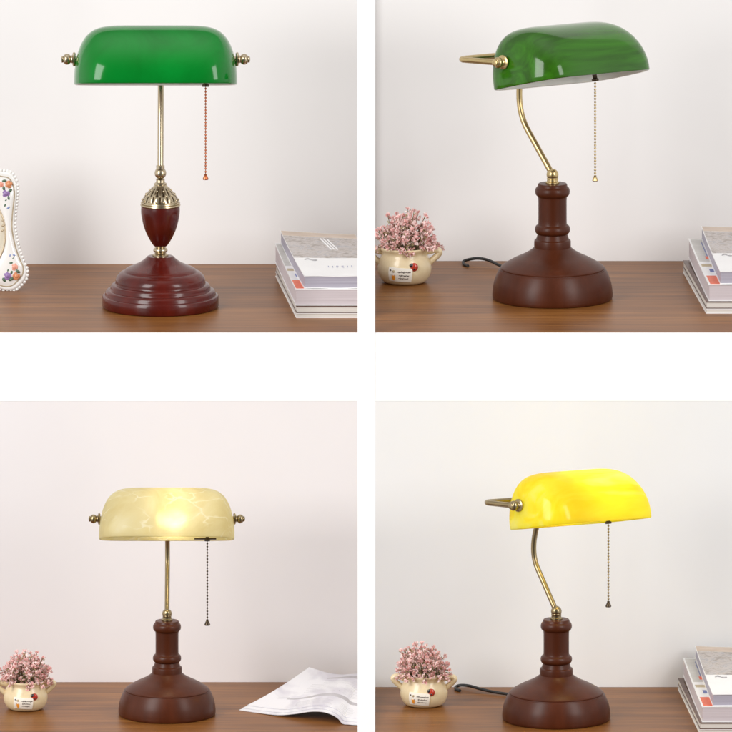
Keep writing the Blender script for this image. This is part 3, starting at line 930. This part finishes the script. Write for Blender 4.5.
# open magazine beside the alabaster lamp: curling pages
def open_magazine():
    zt = Z3
    loc = ground(300, 712, zt)
    u = S * (D + loc.y) / D
    root = thing('open_magazine', 'open white magazine with curling pages right of the alabaster lamp', 'magazine', loc, 0)
    Tn = (H - zt) / D
    fr = [(239, 710.4, 0), (258, 713.4, .3), (278, 716.6, 1.4), (295, 718.4, 4.4), (310, 720.0, 8.2), (322, 721.4, 9.4), (331, 722.6, 8.0), (338, 723.6, 4.8),
          (342.5, 724.6, .8), (350, 725.4, .6), (358, 726, .8), (371, 726.6, 1.6)]
    bk = [(309, 688.5, 19.5), (315, 688.6, 17.8), (322, 688.7, 15.6), (329, 688.8, 13.8), (336, 688.9, 12.8), (343, 689, 12.6), (350, 689, 13), (357, 689, 13.4),
          (362, 689, 13.6), (366, 689, 13.6), (369, 689, 13.4), (372, 689, 13)]
    def loc_pt(px, py, h):
        q = ground(px, py, zt) - loc
        return Vector((q.x / u, q.y / u, h))
    F = spline([loc_pt(*p) for p in fr], 5); B = spline([loc_pt(*p) for p in bk], 5)
    n = len(F) - 1
    def surf(lift, insx, ins_f):
        def f(p, q):
            a = p * n; i = min(n - 1, int(a)); t = a - i
            x = F[i].lerp(F[i + 1], t); y = B[i].lerp(B[i + 1], t)
            qq = ins_f + q * (1 - ins_f)
            v = x.lerp(y, qq)
            v.z = x.z + (y.z - x.z) * qq ** 1.5 + 1.6 * sin(qq * pi) * sin(p * pi * .9) + lift
            return v
        return f
    lays = [(.02, 0, 0), (.75, 0, .055), (1.5, 0, .12)]
    for i, (lift, ix, inf) in enumerate(lays):
        m = MB(); s = surf(lift, ix, inf)
        m.slab(55, 20, lambda p, q: s(p, q) + Vector((0, 0, .55)), s)
        o = m.build('page', 'printed_page', root, u, sharp=50)
        if i == 2:
            rnd = random.Random(4)
            def line(pr, p0, p1, q0, q1, mt, r):
                pr.tube([s(p0 + (p1 - p0) * t / 14, q0 + (q1 - q0) * t / 14) + Vector((0, 0, .5)) for t in range(15)], r, 5, mat=mt)
            for (pa, pb, q0, dq, nn, r) in ((.60, .84, .03, .026, 7, .17), (.22, .50, .07, .026, 6, .15), (.56, .90, .42, .03, 9, .15), (.2, .5, .46, .03, 8, .13), (.30, .7, .70, .03, 4, .13)):
                pr = MB()
                for k in range(nn): line(pr, pa + rnd.uniform(0, .01), pb + rnd.uniform(-.05, .02), q0 + k * dq, q0 + k * dq, 0, r)
                pr.build('printed_text', 'grey_print', o, u)
            for args in ((.085, .15, .26, .30, 0, .45), (.52, .525, .46, .465, 0, .6)):
                pr = MB(); line(pr, *args); pr.build('printed_mark', 'grey_print', o, u)
            for (p0, p1, q0, q1) in ((.30, .97, .84, .91), (.14, .93, .26, .34)):
                wv = lambda p: .03 * sin(p * 3.0)
                band = MB()
                band.slab(40, 4, lambda p, q: s(p0 + (p1 - p0) * p, q0 + (q1 - q0) * q * sin(.25 + 2.6 * p) + wv(p)) + Vector((0, 0, .68)),
                          lambda p, q: s(p0 + (p1 - p0) * p, q0 + (q1 - q0) * q * sin(.25 + 2.6 * p) + wv(p)) + Vector((0, 0, .3)))
                band.build('printed_band', 'print_tint', o, u)
open_magazine()

# ------------------------------------------------------------------ porcelain picture frame, half outside the picture
def porcelain_frame():
    py0, cx = 290.5, -22
    loc = ground(cx, py0, Z1)
    u = S * (D + loc.y) / D
    root = thing('picture_frame', 'white porcelain picture frame with painted roses and beaded edge', 'picture frame', loc, 0)
    right = [(-22, 171), (-12, 173.4), (-4, 172.6), (3.8, 173.6), (11.0, 175.3), (15.6, 182), (17.4, 192.5), (16.4, 204), (15.2, 215.4), (14.8, 228.8), (16.6, 240.3), (19.4, 251.8),
             (23.6, 263), (27, 271), (26, 279.5), (20.6, 286), (14.8, 290.6), (7, 291.6), (-2, 289.6), (-12, 291.4), (-22, 290)]
    R = [(x - cx, py0 - y + .8) for x, y in right]
    Lh = [(-x, z) for x, z in reversed(R[1:-1])]
    loop = spline([Vector((x, 0, z)) for x, z in R + Lh], 7, True)
    n = len(loop)
    cz = 56.0
    oval = []
    for p in loop:
        a = math.atan2((p.z - cz) / 60, p.x / 45)
        oval.append(Vector((27 * cos(a), 0, cz + 37 * sin(a))))
    def inset(k, y):
        return [Vector((p.x * k, y, cz + (p.z - cz) * k)) for p in loop]
    def toward(t, y): return [Vector((p.x * .88 * (1 - t) + q.x * t, y, (cz + (p.z - cz) * .90) * (1 - t) + q.z * t)) for p, q in zip(loop, oval)]
    rows = [inset(.93, 6), inset(.985, 4), inset(1.0, 1), inset(.985, -1.5), inset(.95, -2.4), inset(.92, -1.6), inset(.90, -2.2),
            toward(.15, -3.6), toward(.4, -4.4), toward(.7, -4.0), toward(.92, -3.0), toward(1, -2), [Vector((q.x * .97, 1.5, cz + (q.z - cz) * .97)) for q in oval]]
    m = MB()
    vs = [p for r in rows for p in r]
    fs = [(i * n + j, i * n + (j + 1) % n, (i + 1) * n + (j + 1) % n, (i + 1) * n + j) for i in range(len(rows) - 1) for j in range(n)]
    fs.append(tuple(range(n)))
    m.add(vs, fs)
    lean = Matrix.Rotation(radians(-9), 3, 'X')
    kids = []
    kids.append(m.build('frame', 'porcelain', root, u, sharp=60))
    q = MB()
    q.add([Vector((p.x * .985, 0.6, cz + (p.z - cz) * .985)) for p in oval] + [Vector((0, .6, cz))], [(j, (j + 1) % n, n) for j in range(n)])
    kids.append(q.build('picture', 'portrait_paper', root, u))
    e = MB()
    acc = 0; last = loop[0]
    for i in range(n):
        p = loop[i]; acc += (p - last).length; last = p
        if acc > 3.1:
            acc = 0; e.ball((p.x * 1.008, 0.4, cz + (p.z - cz) * 1.008), 1.75, 10, 8, 0, (1, 1, 1))
    kids.append(e.build('beaded_edge', 'porcelain', root, u))
    g = MB()
    g.tube([p + Vector((0, -.6, 0)) for p in rows[5][::2]], .55, 6, closed=True)
    g.tube([Vector((p.x * 1.01, -3.2, cz + (p.z - cz) * 1.01)) for p in oval[::2]], .9, 8, closed=True)
    kids.append(g.build('gilt_line', 'porcelain_gilt', root, u))
    rnd = random.Random(3)
    def rose(f, px, py, r, mat):
        x, z = px - cx, py0 - py
        f.ball((x, -4.1, z), r * .62, 12, 8, mat, (1, .5, 1))
        for j in range(6):
            a = j * pi / 3 + rnd.random()
            f.ball((x + r * .58 * cos(a), -3.7, z + r * .58 * sin(a)), r * .5, 10, 6, mat, (1, .45, 1))
        for j in range(3):
            a = rnd.uniform(0, 6.3)
            f.ball((x + r * .3 * cos(a), -4.6, z + r * .3 * sin(a)), r * .26, 8, 6, mat, (1, .5, 1))
    def lf(f, px, py, r, mat=3):
        a = rnd.uniform(0, 6.3)
        f.ball((px - cx, -3.6, py0 - py), r, 8, 6, mat, (1, .5, .55), Matrix.Rotation(a, 3, 'Y'))
    for sgn in (1, -1):
        def mx(px): return cx + sgn * (px - cx)
        flowers = ((8.6, 185.5, 3.2, 0), (5.6, 194.5, 3.5, 1), (.3, 186, 2.8, 2), (14.2, 267, 3.2, 2), (7.4, 275.6, 3.6, 1), (16.4, 276, 3.2, 0))
        leaves = ((4, 182, 1.6, 3), (3.6, 189.4, 2, 3), (10, 191.6, 1.8, 3), (8.4, 199, 1.7, 3), (6, 201, 1.4, 3), (8, 208.6, 1.6, 4), (5, 206, 1.4, 3),
                  (10.2, 255.6, 1.4, 4), (13.8, 255.4, 1.3, 4), (12.8, 258.6, 1.3, 3), (11.2, 263, 1.7, 3), (17.8, 271.4, 1.9, 3), (11.6, 272.4, 1.6, 3),
                  (11, 279, 2, 3), (4, 279.5, 2, 3), (8, 270.4, 1.5, 3), (2.8, 221, 1.2, 5), (3.4, 226, 1.5, 5), (2.6, 231, 1.2, 5))
        for ya, yb in ((170, 212), (212, 240), (240, 290)):
            f = MB()
            for px, py, r, mt in flowers:
                if ya <= py < yb: rose(f, mx(px), py, r * 1.15, mt)
            for px, py, r, mt in leaves:
                if ya <= py < yb: lf(f, mx(px), py, r * 1.4, mt)
            kids.append(f.build('rose_spray' if ya != 212 else 'gilt_sprig', ['rose_orange', 'rose_purple', 'rose_coral', 'leaf_green', 'bud_blue', 'porcelain_gilt'], root, u))
    s = MB()
    s.box((-8, 6, 1), (8, 7.5, 70))
    bs = s.build('strut', 'porcelain', root, u)
    bs.rotation_euler = (radians(10), 0, 0)
    for k in kids: k.rotation_euler = (radians(-6), 0, 0)
porcelain_frame()
